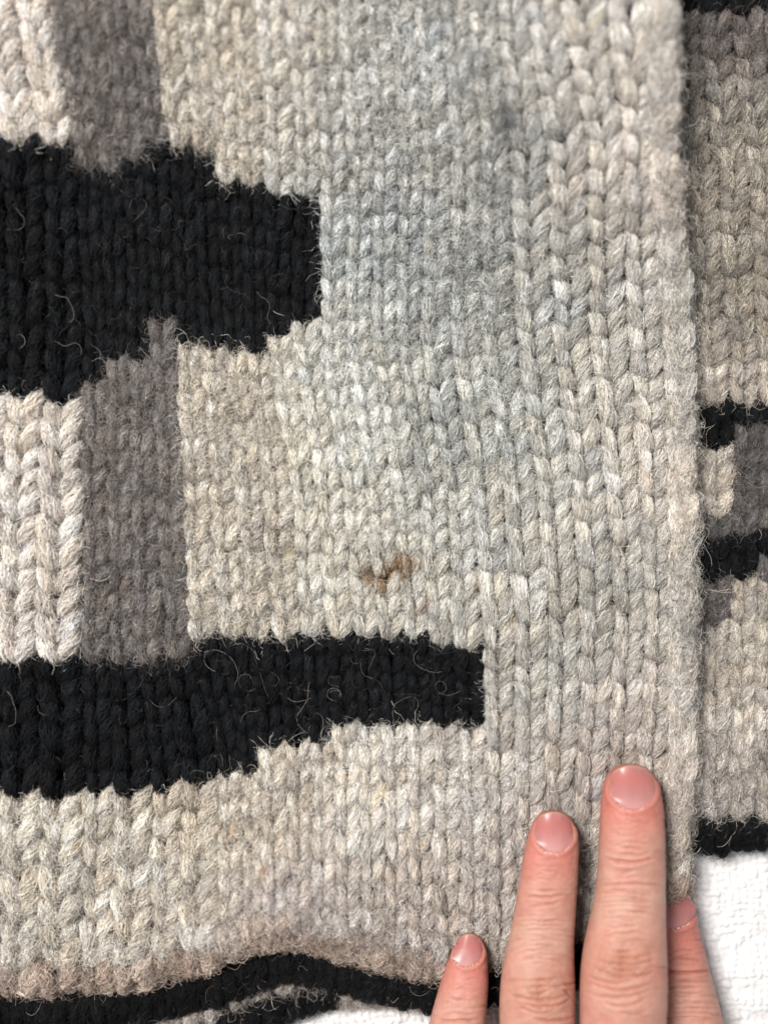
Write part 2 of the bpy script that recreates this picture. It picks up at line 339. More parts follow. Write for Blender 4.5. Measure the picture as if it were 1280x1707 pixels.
T = 9
def make_stitches(panel, classify, kmin=None, kmax=None, jmax=None, rad=1.0, drop=None):
    kc, jc = np.meshgrid(np.arange(panel.k0, panel.k1) + 0.5, np.arange(panel.j0, panel.j1) + 0.5, indexing='ij')
    kc = kc.ravel(); jc = jc.ravel()
    ctr = panel.at(panel.S, kc, jc); u, v = proj(ctr)
    nz = panel.at(panel.N, kc, jc)[:, 2]
    keep = (u > -120) & (u < 1400) & (v > -110) & (v < 1800) & (nz > -0.55)
    kc, jc, u, v, ctr = kc[keep], jc[keep], u[keep], v[keep], ctr[keep]
    names, col, felt = classify(kc, jc, u, v)
    n = len(kc); t = np.linspace(0, 1, T)
    out = dict(kc=kc, jc=jc, u=u, v=v, names=names, col=col, felt=np.clip(felt, 0, 1), panel=panel)
    W = panel.at(panel.W, kc, jc); H = panel.at(panel.H, kc, jc)
    out['area'] = W * H
    # quad of backing behind each stitch
    q = []
    for (dk, dj) in ((-.5, -.5), (-.5, .5), (.5, .5), (.5, -.5)):
        q.append(panel.at(panel.S, kc + dk, jc + dj) - panel.at(panel.N, kc + dk, jc + dj) * (0.13 * W + 4 * PX)[:, None])
    out['quad'] = np.stack(q, 1)
    Ps, Ns, Rs = [], [], []
    stj = rng.normal(0, 1, (n, 4))
    for s in (-1, 1):
        jt = rng.normal(0, 1, (n, 6))
        fl = out['felt'][:, None]
        if s < 0: a0, a1, bl = 0.035, 0.462, 1.34
        else:     a0, a1, bl = 0.085, 0.425, 1.58
        stp = np.where(col.mean(1) < 40, 1.0, np.where((panel is right) | (kc > 17), 0.7, 0.08))[:, None]
        a0 = a0 + 0.06 * stp + 0.014 * jt[:, :1]; a1 = a1 - 0.05 * stp + 0.014 * jt[:, 1:2]; bl = bl + 0.22 * stp
        bl = bl + 0.06 * jt[:, 4:5]
        tt = t[None] + 0 * a0
        a = s * (a0 + (a1 - a0) * tt) + 0.016 * stj[:, :1] * (1 + fl) + s * 0.02 * np.sin(np.pi * tt) * jt[:, 2:3]
        bb = (0.62 + 0.05 * jt[:, 3:4] * (1 + fl) + 0.05 * stj[:, 1:2]) - bl * tt
        lean = np.arctan(0.42 * W / (1.3 * H))
        R = np.where(stp[:, 0] > 0.9, 0.66, np.where(stp[:, 0] > 0.5, 0.645, 0.69)) * H * np.sin(lean) * (1 + 0.07 * jt[:, 5] + 0.05 * stj[:, 2]) * (1.02 if s < 0 else 1.06)
        R = np.clip(R, 0.14 * W, 0.27 * W)
        rr = R[:, None] * (0.34 + 0.74 * np.sin(np.pi * np.clip(tt * 0.90 + 0.06, 0, 1)) ** 0.75)
        relief = 1.0 if s < 0 else 0.6
        cz = R[:, None] * (relief * (1 - 0.25 * fl) * (-0.75 * sstep(0.32, 0.0, tt) + 0.35 * np.sin(np.pi * tt) - 0.85 * sstep(0.74, 1.0, tt)) + 0.10 * jt[:, 0:1] * (1 + fl))
        eg = (names == 'rolled_edge') & (kc < 24)
        if eg.any():   # the rolled border: two long ropes of felted yarn
            e = eg[:, None]
            a = np.where(e, (-0.02 - 0.30 * tt if s < 0 else 0.24 + 0.10 * tt) + 0.03 * jt[:, :1], a)
            bb = np.where(e, (0.95 + 0.15 * jt[:, 3:4]) - (2.0 if s < 0 else 2.3) * tt, bb)
            R = np.where(eg, (12.0 if s < 0 else 14.0) * PX * (1 + 0.08 * jt[:, 5]), R)
            rr = np.where(e, R[:, None] * (0.5 + 0.5 * np.sin(np.pi * np.clip(tt, 0.03, 0.97)) ** 0.6), rr)
            cz = np.where(e, R[:, None] * (0.1 + 0.5 * np.sin(np.pi * tt) - 0.4 + 0.1 * jt[:, 0:1]), cz)
        k = kc[:, None] + a; j = jc[:, None] + bb
        base = panel.at(panel.S, k, j); N = panel.at(panel.N, k, j)
        P = base + N * cz[..., None]
        Ps.append(P); Ns.append(N); Rs.append(rr)
    out['P'] = np.stack(Ps, 1); out['N'] = np.stack(Ns, 1); out['R'] = np.stack(Rs, 1) * rad
    # shade of each stitch: lightness varies along the yarn
    tint = 1 + 0.065 * rng.normal(0, 1, (n, 2, 1)) + 0.10 * vnoise(kc / 2.3, jc / 1.1, 51)[:, None, None] + 0.06 * stj[:, None, 3:4]
    lc = lin(col) * GAIN
    blk = col.mean(1) < 40
    tint = np.where(blk[:, None, None], 1 + (tint - 1) * 2, tint)
    warm = rng.normal(0, 0.010, (n, 2, 1)) * np.array([1, 0.1, -1.3])
    out['lc'] = np.clip(lc[:, None] * tint * (1 + warm), 0.004, 0.9); out['blk'] = blk
    return out
GAIN = 1.12
SETS = [make_stitches(front, classify_front), make_stitches(right, classify_right), make_stitches(hem, classify_hem, rad=1.1), make_stitches(back, classify_back, rad=1.1)]

# stains that belong to the cloth
STAIN = [((612, 957), 8), ((620, 966), 8), ((632, 968), 7), ((642, 960), 9), ((650, 947), 9), ((660, 944), 9), ((670, 941), 10), ((680, 939), 9), ((688, 941), 7), ((672, 966), 4), ((634, 922), 3), ((712, 994), 4), ((795, 978), 4), ((853, 1030), 4)]
def stain_cols(c, p):
    u, v = proj(p); c = c.copy()
    w = np.zeros(len(u))
    for (su, sv), r in STAIN:
        d = np.hypot(u - su, v - sv) / (r * 1.45); w = np.maximum(w, sstep(1.25, 0.45, d))
    w = w * np.clip(0.9 + 0.6 * vnoise(u / 4.0, v / 4.0, 61), 0, 1)
    near = w > 0
    br = lin((142, 108, 64)) * np.exp(0.75 * vnoise(u / 3.0, v / 3.0, 62) + 0.5 * vnoise(u / 9.0, v / 9.0, 63))[:, None]
    c[near] = (c * (1 - w[:, None]) + br * w[:, None])[near]
    for (su, sv, r) in ((619, 954, 7), (633, 969, 6), (648, 949, 6), (669, 943, 6), (646, 962, 4)):
        w = sstep(1.2, 0.4, np.hypot(u - su, v - sv) / r) * 0.8; c = c * (1 - w[:, None]) + lin((66, 42, 24)) * w[:, None]
    d = np.hypot((u - 846) / 27, (v - 200) / 33); w = sstep(1.15, 0.3, d) * 0.75
    c = c * (1 - w[:, None]) + lin((70, 71, 73)) * w[:, None]
    for (su, sv, r, colr) in ((990, 36, 9, (205, 195, 120)), (960, 316, 10, (165, 135, 105)), (388, 1388, 9, (205, 170, 115)), (130, 1412, 8, (190, 150, 110)), (442, 1450, 9, (180, 145, 110)), (905, 640, 9, (90, 88, 86)), (484, 920, 8, (205, 190, 130)), (240, 790, 9, (150, 125, 112)), (200, 980, 12, (135, 112, 100)), (640, 1318, 6, (215, 200, 130)), (705, 1410, 6, (200, 165, 115))):
        w = sstep(1.2, 0.3, np.hypot(u - su, v - sv) / r) * 0.75
        c = c * (1 - w[:, None]) + lin(colr) * w[:, None]
    return c

# ---- yarn meshes
RT, SD = 7, 8
def tube_mesh(P, N, R, col, quad, qcol):
    """legs P (L,T,3) -> verts, faces, colours"""
    ti = np.linspace(0, T - 1, RT).round().astype(int)
    p, n_, r = P[:, ti], N[:, ti], R[:, ti]
    tg = norm(np.gradient(p, axis=1)); nn = norm(n_ - (n_ * tg).sum(-1, keepdims=True) * tg); bn = np.cross(tg, nn)
    ph = np.arange(SD) * 2 * np.pi / SD
    rs = r.copy(); rs[:, 0] *= 0.4; rs[:, -1] *= 0.45
    ring = p[:, :, None] + rs[:, :, None, None] * 0.95 * (np.cos(ph)[:, None] * nn[:, :, None] + np.sin(ph)[:, None] * bn[:, :, None])
    L = len(P); idx = np.arange(L * RT * SD).reshape(L, RT, SD); nx = np.roll(idx, -1, axis=2)
    f = np.stack([idx[:, :-1], nx[:, :-1], nx[:, 1:], idx[:, 1:]], -1).reshape(-1, 4)
    v = ring.reshape(-1, 3); c = np.repeat(col, RT * SD, 0)
    nq = len(quad); qi = np.arange(nq * 4).reshape(nq, 4) + len(v)
    return np.concatenate([v, quad.reshape(-1, 3)]), np.concatenate([f, qi]), np.concatenate([c, np.repeat(qcol, 4, 0)])

# ---- wool fibres lying on the yarn, and the fuzz that leaves it
def fibres(st, sel, per_leg, fuzz):
    P = st['P'][sel].reshape(-1, T, 3); N = st['N'][sel].reshape(-1, T, 3); R = st['R'][sel].reshape(-1, T)
    L = len(P); lc = st['lc'][sel].reshape(-1, 3); felt = np.repeat(st['felt'][sel], 2); blk = np.repeat(st['blk'][sel], 2)
    tg = norm(np.gradient(P, axis=1)); nn = norm(N - (N * tg).sum(-1, keepdims=True) * tg); bn = np.cross(tg, nn)
    length = np.linalg.norm(np.diff(P, axis=1), axis=-1).sum(1)
    n = L * per_leg; li = np.repeat(np.arange(L), per_leg); m = 8
    ph0 = rng.uniform(-1.9, 1.9, n); span = rng.uniform(0.3, 0.8, n); s0 = rng.uniform(-0.02, 1.02 - span * 0.9)
    q = np.linspace(0, 1, m)[None]
    s = np.clip(s0[:, None] + span[:, None] * q, 0, 1)
    lean = np.tan(np.radians(22 + rng.normal(0, 9 + 16 * felt[li], n)))
    R0 = R.mean(1)[li]
    ph = ph0[:, None] + (lean * length[li] / R0)[:, None] * (s - 0.5) * 0.8 + rng.normal(0, 0.07, (n, m)) * (1 + 2.5 * felt[li])[:, None]
    x = s * (T - 1.001); xi = x.astype(int); fx = (x - xi)
    def ip(A):
        a = A[li[:, None], xi]; b = A[li[:, None], xi + 1]
        w = fx if A.ndim == 2 else fx[..., None]
        return a * (1 - w) + b * w
    lift = rng.uniform(0.97, 1.13, n)[:, None] + (np.abs(q - 0.5) * 2) ** 2 * rng.uniform(-0.12, 0.28, n)[:, None] + felt[li][:, None] * rng.uniform(0, 0.16, n)[:, None]
    ply = 1 - 0.09 * np.cos(2 * (ph - (0.5 * length[li] / R0)[:, None] * s))
    taper = 1.0
    rr = ip(R) * lift * ply * taper
    pts = ip(P) + rr[..., None] * (np.cos(ph)[..., None] * ip(nn) + np.sin(ph)[..., None] * ip(bn))
    pu, pv = proj(pts[:, 4]); mott = np.exp((0.17 + 0.22 * felt[li]) * vnoise(pu / 13, pv / 17, 81) + 0.16 * vnoise(pu / 5, pv / 8, 82))
    base = lc[li] * mott[:, None] * (1 + 0.032 * vnoise(pu / 22, pv / 26, 83)[:, None] * np.array([1, 0, -1.4]))
    br = np.exp(rng.normal(0, 0.20, n) * (1 + 0.9 * felt[li]))
    ty = rng.random(n)
    br = np.where(ty < 0.10, br * 0.42, np.where(ty > 0.88, br * 1.3, br))
    # a strand of darker or lighter wool runs along with the twist
    br = br * (1 + 0.13 * np.sin(ph0 * 2.0 + li * 1.7))
    br = np.where(blk[li], np.exp(rng.normal(0, 0.45, n)), br)
    c = np.clip(base * br[:, None] * (1 + rng.normal(0, 0.02, (n, 1)) * np.array([1, 0, -1.2])), 0.003, 0.92)
    rad = rng.uniform(0.000036, 0.000078, n)[:, None] * np.array([0.5, 1, 1, 1, 1, 1, 1, 0.4])[None]
    # fuzz
    edge = np.repeat(st['names'][sel] == 'rolled_edge', 2)
    nf = (fuzz * np.where(edge, 1.05, 1) * (0.5 + 1.6 * felt) * rng.uniform(0.6, 1.4, L)).astype(int); lf = np.repeat(np.arange(L), nf); k = len(lf)
    i0 = rng.integers(1, T - 1, k); f0 = rng.uniform(-1.4, 1.4, k)
    o = P[lf, i0] + (R[lf, i0] * 0.98)[:, None] * (np.cos(f0)[:, None] * nn[lf, i0] + np.sin(f0)[:, None] * bn[lf, i0])
    up = N[lf, i0]; d = norm(tg[lf, i0] * rng.normal(0, 1, (k, 1)) + bn[lf, i0] * rng.normal(0, 0.8, (k, 1)) + up * rng.uniform(0.0, 0.7, (k, 1)))
    M = 8; ln = rng.uniform(0.002, 0.0066, k) * np.where(edge[lf], 1.35, 1) * np.where(rng.random(k) > 0.93, 1.8, 1); step = (ln / (M - 1))[:, None]
    curl = norm(rng.normal(0, 1, (k, 3)) + 0.8 * up) * (rng.uniform(0.1, 0.75, k) * np.sign(rng.normal(0, 1, k)))[:, None]
    fp = np.empty((k, M, 3)); fp[:, 0] = o; cur = o
    for a in range(1, M):
        cur = cur + d * step; fp[:, a] = cur
        d = norm(d + np.cross(curl, d) + rng.normal(0, 0.42, (k, 3)))
        h = ((cur - o) * up).sum(1); d = norm(d - up * np.clip(h / 0.0012 - 0.3, 0, 1.5)[:, None] * 0.8)
    fb = lc[lf] * np.exp(rng.normal(0, 0.3, k))[:, None]; tyf = rng.random(k)
    fb = np.where((tyf < 0.30)[:, None], fb * 0.25, np.where((tyf > 0.7)[:, None], fb * 1.35, fb))
    fb = np.where((blk[lf] & (tyf > 0.97))[:, None], np.array([0.11, 0.105, 0.10]), fb)
    fr = np.repeat(rng.uniform(0.000015, 0.00003, k)[:, None], M, 1); fr[:, -1] *= 0.4
    pts = np.concatenate([pts, fp]); rad = np.concatenate([rad, fr]); c = np.clip(np.concatenate([c, fb]), 0.003, 0.92)
    c0 = stain_cols(c, pts[:, 4]); c1 = stain_cols(c, pts[:, 1]); c2 = stain_cols(c, pts[:, 6])
    dk = lambda a: (a - c).sum(1)
    c0 = np.where((dk(c1) < dk(c0) - .02)[:, None], 0.35 * c0 + 0.65 * c1, c0); c0 = np.where((dk(c2) < dk(c0) - .02)[:, None], 0.35 * c0 + 0.65 * c2, c0)
    return pts, rad, c0

LABELS = {'black_stripe/upper': 'upper black stripe with stepped ends', 'black_stripe/lower': 'lower black stripe ending under the stain',
 'cream_block/upper': 'blurred cream block above the upper black stripe', 'cream_block/lower': 'cream block of plump stitches between the black stripes',
 'grey_block/upper': 'dark grey block above the upper black stripe', 'grey_block/lower': 'dark grey felted block between the black stripes',
 'beige_block/upper': 'beige block above the upper black stripe', 'beige_block/lower': 'beige felted block between the black stripes',
 'light_panel': 'pale grey knitted panel with a small brown stain', 'bottom_band': 'beige band that rolls under at the bottom', 'rolled_edge': 'rolled pale front edge',
 'underlayer_stripe/top': 'black stripe in the top corner of the under layer', 'underlayer_stripe/middle': 'middle black stripe of the under layer', 'underlayer_stripe/lower': 'lowest short black stripe of the under layer',
 'underlayer_hem': 'black hem of the under layer', 'hem': 'black felted hem below the beige band', 'back_layer_edge': 'ragged grey edge below the black hem', 'back_layer_hem': 'black border of the lowest layer'}
# the 300 stitches that show largest become objects of their own
cand = []
for si, st in enumerate(SETS[:2]):
    u, v = st['u'], st['v']
    ok = (u > 15) & (u < 1265) & (v > 12) & (v < 1600) & ~st['blk'] & (st['kc'] < 23)
    ok &= ~((u > 835) & (v > 1265)) & ~((u > 715) & (v > 1545))
    if si == 1: ok &= (u > 1180)
    for i in np.nonzero(ok)[0]: cand.append((st['area'][i] * (1.0 if si == 0 else 1.05) * (1 - 0.35 * st['felt'][i]), si, i))
cand.sort(reverse=True)
single = [set(), set()]
for a, si, i in cand[:300]: single[si].add(i)

for si, st in enumerate(SETS):
    for name in sorted(set(st['names'])):
        sel = np.nonzero(st['names'] == name)[0]
        joined = np.array([i for i in sel if not (si < 2 and i in single[si])], int)
        black = bool(st['blk'][sel].all())
        def geo(ix):
            P = st['P'][ix].reshape(-1, T, 3); c = st['lc'][ix].reshape(-1, 3); return tube_mesh(P, st['N'][ix].reshape(-1, T, 3), st['R'][ix].reshape(-1, T), c * 0.92, st['quad'][ix], st['lc'][ix].mean(1) * 0.8)
        v_, f_, c_ = geo(joined); c_ = stain_cols(c_, v_)
        part = mesh_obj(name.split('/')[0], v_, f_, MY, garment, c_)
        if name in LABELS: part['label'] = LABELS[name]
        per = 80 if black else 135
        p_, r_, cc_ = fibres(st, sel, per, 84 if not black else 30)
        curves_obj('wool_fibres', p_, r_, cc_, MF, part)
        for i in (sel if si < 2 else ()):
            if i in single[si]:
                v1, f1, c1 = geo(np.array([i])); c1 = stain_cols(c1, v1); mesh_obj('stitch', v1, f1, MY, part, c1)

# outlines of the fingers
FING = {  # v, left edge, right edge, height of the centre line (mm)
 'little': [(1557,776,790,15.5),(1559.5,769,797,15.5),(1564,763,802,15.6),(1572,758,806,15.8),(1586,751,810,16.2),(1604,745,813,16.6),(1630,737,814,17),(1660,728,813,17.5),(1707,715,808,18.5),(1760,703,803,20),(1830,690,802,22),(1920,678,800,25),(2060,650,800,27),(2200,640,800,27)],
 'ring': [(1353,912,930,20),(1355.5,903,941,20),(1360,897,948,20.2),(1368,890,954,20.6),(1382,884,960,21.2),(1400,879,963,21.8),(1430,872,963,22.2),(1480,864,961,22.6),(1530,856,957,22.8),(1575,847,955,23.2),(1605,839,956,23.6),(1640,834,957,24),(1680,832,957,24.2),(1720,833,956,24.4),(1790,832,952,25),(1900,820,945,27.5),(2060,800,965,29),(2200,795,970,29)],
 'middle': [(1275,1040,1062,21),(1277.5,1029,1072,21),(1282,1022,1080,21.2),(1290,1014,1088,21.6),(1305,1007,1096,22.3),(1325,1003,1101,23),(1350,1001,1105,23.6),(1390,999,1106,24.2),(1440,997,1107,24.6),(1490,993,1107,25),(1530,985,1107,25.3),(1565,976,1108,25.8),(1600,970,1110,26.6),(1640,967,1110,27.2),(1680,967,1108,27.4),(1720,967,1106,27.4),(1800,967,1104,27.6),(1900,964,1112,29),(2060,950,1125,30),(2200,950,1130,30)],
 'index': [(1482,1108,1134,8.6),(1484.5,1098,1141,8.6),(1490,1090,1147,8.7),(1500,1083,1152,8.8),(1520,1076,1158,8.9),(1545,1072,1163,9),(1580,1071,1171,9.2),(1620,1074,1182,9.6),(1660,1078,1193,10.2),(1707,1082,1205,11),(1760,1086,1215,12),(1850,1096,1232,15),(1950,1108,1250,20),(2060,1120,1275,25),(2200,1120,1285,27)],
 'thumb': [(2080,1420,1450,14),(2090,1402,1470,14),(2120,1390,1490,14.5),(2200,1375,1495,15.5),(2300,1340,1470,18),(2420,1290,1440,22),(2560,1210,1400,25)],
}
FING['ring'] = [(v, l, r, z - 2.2) for v, l, r, z in FING['ring']]; FING['middle'] = [(v, l, r, z - 2.2) for v, l, r, z in FING['middle']]; FING['little'] = [(v, l, r, z - 0.5) for v, l, r, z in FING['little']]

# ---- long loose hairs that lie over the stripes and hems
def loose_hairs():
    spots = []
    def add(n, st, cond, lo, hi, colr):
        ix = np.nonzero(cond)[0]; ix = rng.choice(ix, min(n, len(ix)), replace=n > len(ix))
        for i in ix: spots.append((st['P'][i, 0, 4] + st['N'][i, 0, 4] * st['R'][i, 0, 4] * 1.05, st['N'][i, 0, 4], rng.uniform(lo, hi), colr))
    f = SETS[0]
    add(26, f, f['blk'], 0.004, 0.014, (150, 142, 134))
    add(12, f, f['blk'] & (f['jc'] > -1), 0.010, 0.022, (170, 160, 150))
    add(110, f, ~f['blk'], 0.006, 0.014, (225, 220, 210))
    add(80, f, ~f['blk'], 0.005, 0.012, (60, 58, 56))
    r = SETS[1]; add(24, r, r['blk'], 0.004, 0.012, (130, 124, 118)); add(40, r, ~r['blk'], 0.005, 0.012, (210, 200, 190))
    h = SETS[2]; add(22, h, h['u'] > 0, 0.004, 0.016, (150, 142, 132)); b = SETS[3]; add(24, b, b['u'] > 150, 0.004, 0.010, (150, 142, 134))
    for nm in ('little', 'ring', 'middle'):   # fibres that stand up round the fingertips
        stn = np.array(FING[nm]); nt_ = {'little': 24, 'ring': 46, 'middle': 50}[nm]
        for _ in range(nt_):
            vv = rng.uniform(stn[0, 0], stn[0, 0] + (140 if nm != 'little' else 60)); sd_ = rng.integers(0, 2)
            uu = np.interp(vv, stn[:, 0], stn[:, 1 + sd_]) + (3 if sd_ else -3) * rng.uniform(0, 2.5)
            if uu > 1112: continue
            p0 = unproj(np.array(uu), np.array(vv), np.array(np.interp(vv, stn[:, 0], stn[:, 3]) / 1000 - rng.uniform(0.001, 0.004)))
            spots.append((p0, np.array([0, 0, 1.0]), rng.uniform(0.002, 0.0048), (190, 182, 172) if rng.random() < .75 else (80, 76, 72)))
    M = 12; n = len(spots); pts = np.empty((n, M, 3)); cols = np.empty((n, 3))
    for i, (o, up, ln, colr) in enumerate(spots):
        a = rng.uniform(0, 2 * np.pi); d = np.array([math.cos(a), math.sin(a), 0.25]); cur = o.copy(); k0 = rng.normal(0, 0.45); st = ln / (M - 1)
        for q in range(M):
            pts[i, q] = cur
            k0 = k0 * 0.8 + rng.normal(0, 0.28); ca, sa = math.cos(k0), math.sin(k0)
            d = np.array([d[0] * ca - d[1] * sa, d[0] * sa + d[1] * ca, d[2] * 0.7 + rng.normal(0, 0.12)])
            hgt = (cur - o) @ up; d = d - up * max(0, hgt / 0.0015) * 0.3 + up * max(0, -hgt / 0.001) * 0.3
            cur = cur + d / np.linalg.norm(d) * st
        cols[i] = lin(colr) * rng.uniform(0.7, 1.15)
    rad = np.repeat(rng.uniform(0.000014, 0.000034, n)[:, None], M, 1)
    curves_obj('loose_hairs', pts, rad, cols, MF, garment)
loose_hairs()

# ------------------------------------------------------------------ the hand
def m_skin(nt, b):
    a = node(nt, 'ShaderNodeAttribute', attribute_name='skin_col')
    tc = node(nt, 'ShaderNodeTexCoord')
    n = node(nt, 'ShaderNodeTexNoise'); n.inputs['Scale'].default_value = 420; n.inputs['Detail'].default_value = 6; n.inputs['Roughness'].default_value = 0.65
    link(nt, tc.outputs['Object'], n.inputs['Vector'])
    mr = node(nt, 'ShaderNodeMapRange'); mr.inputs[1].default_value = 0.3; mr.inputs[2].default_value = 0.7; mr.inputs[3].default_value = 0.9; mr.inputs[4].default_value = 1.08
    link(nt, n.outputs['Fac'], mr.inputs[0])
    mx = node(nt, 'ShaderNodeMix', data_type='RGBA', blend_type='MULTIPLY'); mx.inputs[0].default_value = 1
    link(nt, a.outputs['Color'], mx.inputs[6]); link(nt, mr.outputs[0], mx.inputs[7]); link(nt, mx.outputs[2], b.inputs['Base Color'])
    vo = node(nt, 'ShaderNodeTexVoronoi'); vo.inputs['Scale'].default_value = 2300; vo.feature = 'DISTANCE_TO_EDGE'
    mp = node(nt, 'ShaderNodeMapping'); mp.inputs['Scale'].default_value = (0.45, 1.35, 1); mp.inputs['Rotation'].default_value = (0, 0, 0.12)
    n2 = node(nt, 'ShaderNodeTexNoise'); n2.inputs['Scale'].default_value = 900; n2.inputs['Detail'].default_value = 3
    link(nt, tc.outputs['Object'], n2.inputs['Vector'])
    ad = node(nt, 'ShaderNodeVectorMath', operation='MULTIPLY_ADD'); ad.inputs[1].default_value = (0.0006,) * 3
    link(nt, n2.outputs['Color'], ad.inputs[0]); link(nt, tc.outputs['Object'], ad.inputs[2]); link(nt, ad.outputs[0], mp.inputs[0]); link(nt, mp.outputs[0], vo.inputs['Vector'])
    sm = node(nt, 'ShaderNodeMath', operation='MINIMUM'); sm.inputs[1].default_value = 0.16; link(nt, vo.outputs['Distance'], sm.inputs[0])
    bp = node(nt, 'ShaderNodeBump'); bp.inputs['Strength'].default_value = 0.38; bp.inputs['Distance'].default_value = 0.0004
    link(nt, sm.outputs[0], bp.inputs['Height'])
    bp2 = node(nt, 'ShaderNodeBump'); bp2.inputs['Strength'].default_value = 0.25; bp2.inputs['Distance'].default_value = 0.0004
    link(nt, n2.outputs['Fac'], bp2.inputs['Height']); link(nt, bp.outputs[0], bp2.inputs['Normal']); link(nt, bp2.outputs[0], b.inputs['Normal'])
    b.inputs['Roughness'].default_value = 0.48; b.inputs['Specular IOR Level'].default_value = 0.38
    b.inputs['Subsurface Weight'].default_value = 0.28; b.inputs['Subsurface Radius'].default_value = (1.0, 0.35, 0.2); b.inputs['Subsurface Scale'].default_value = 0.0008

PALM = [(2090,700,1210,27,9),(2120,640,1270,27,12),(2250,630,1290,26.5,14),(2450,650,1280,25,16),(2650,690,1240,24,16.5),(2800,740,1180,23,16),(2950,770,1150,23,16.5),(3200,765,1160,24,18),(3500,750,1180,26,20)]
def loft(stations, nseg, ny, palm=False):
    st = np.array(stations, float); vv = st[:, 0]
    d = np.concatenate([[0], np.cumsum(np.hypot(np.diff(vv), np.diff(st[:, 2] - st[:, 1]) / 2))])
    q = np.linspace(0, d[-1], ny)
    v = np.interp(q, d, vv); uL = np.interp(q, d, st[:, 1]); uR = np.interp(q, d, st[:, 2]); zc = np.interp(q, d, st[:, 3]) / 1000
    if not palm and ny > 60:   # soften the corners of the outline away from the tip
        ker = np.hanning(13); ker /= ker.sum()
        for arr in (uL, uR, zc):
            s = np.convolve(np.pad(arr, 6, 'edge'), ker, 'valid'); w = sstep(0.08, 0.16, q / d[-1]); arr[:] = arr * (1 - w) + s * w
    k = (D - zc) / F
    a = (uR - uL) / 2 * k; xc = ((uR + uL) / 2 - 640) * k; y = (853.5 - v) * k
    b = np.interp(q, d, st[:, 4]) / 1000 if palm else a * 0.84
    ph = np.linspace(0, 2 * np.pi, nseg, endpoint=False)
    cx = np.sign(np.cos(ph)) * np.abs(np.cos(ph)) ** 0.92; cz = np.sign(np.sin(ph)) * np.abs(np.sin(ph)) ** 0.95
    P = np.stack([xc[:, None] + a[:, None] * cx, y[:, None] + 0 * cx, zc[:, None] + b[:, None] * cz], -1)
    idx = np.arange(ny * nseg).reshape(ny, nseg); nx = np.roll(idx, -1, 1)
    f = np.stack([idx[:-1], idx[1:], nx[1:], nx[:-1]], -1).reshape(-1, 4)
    caps = [list(idx[0]), list(idx[-1][::-1])]
    return P.reshape(-1, 3), f, caps
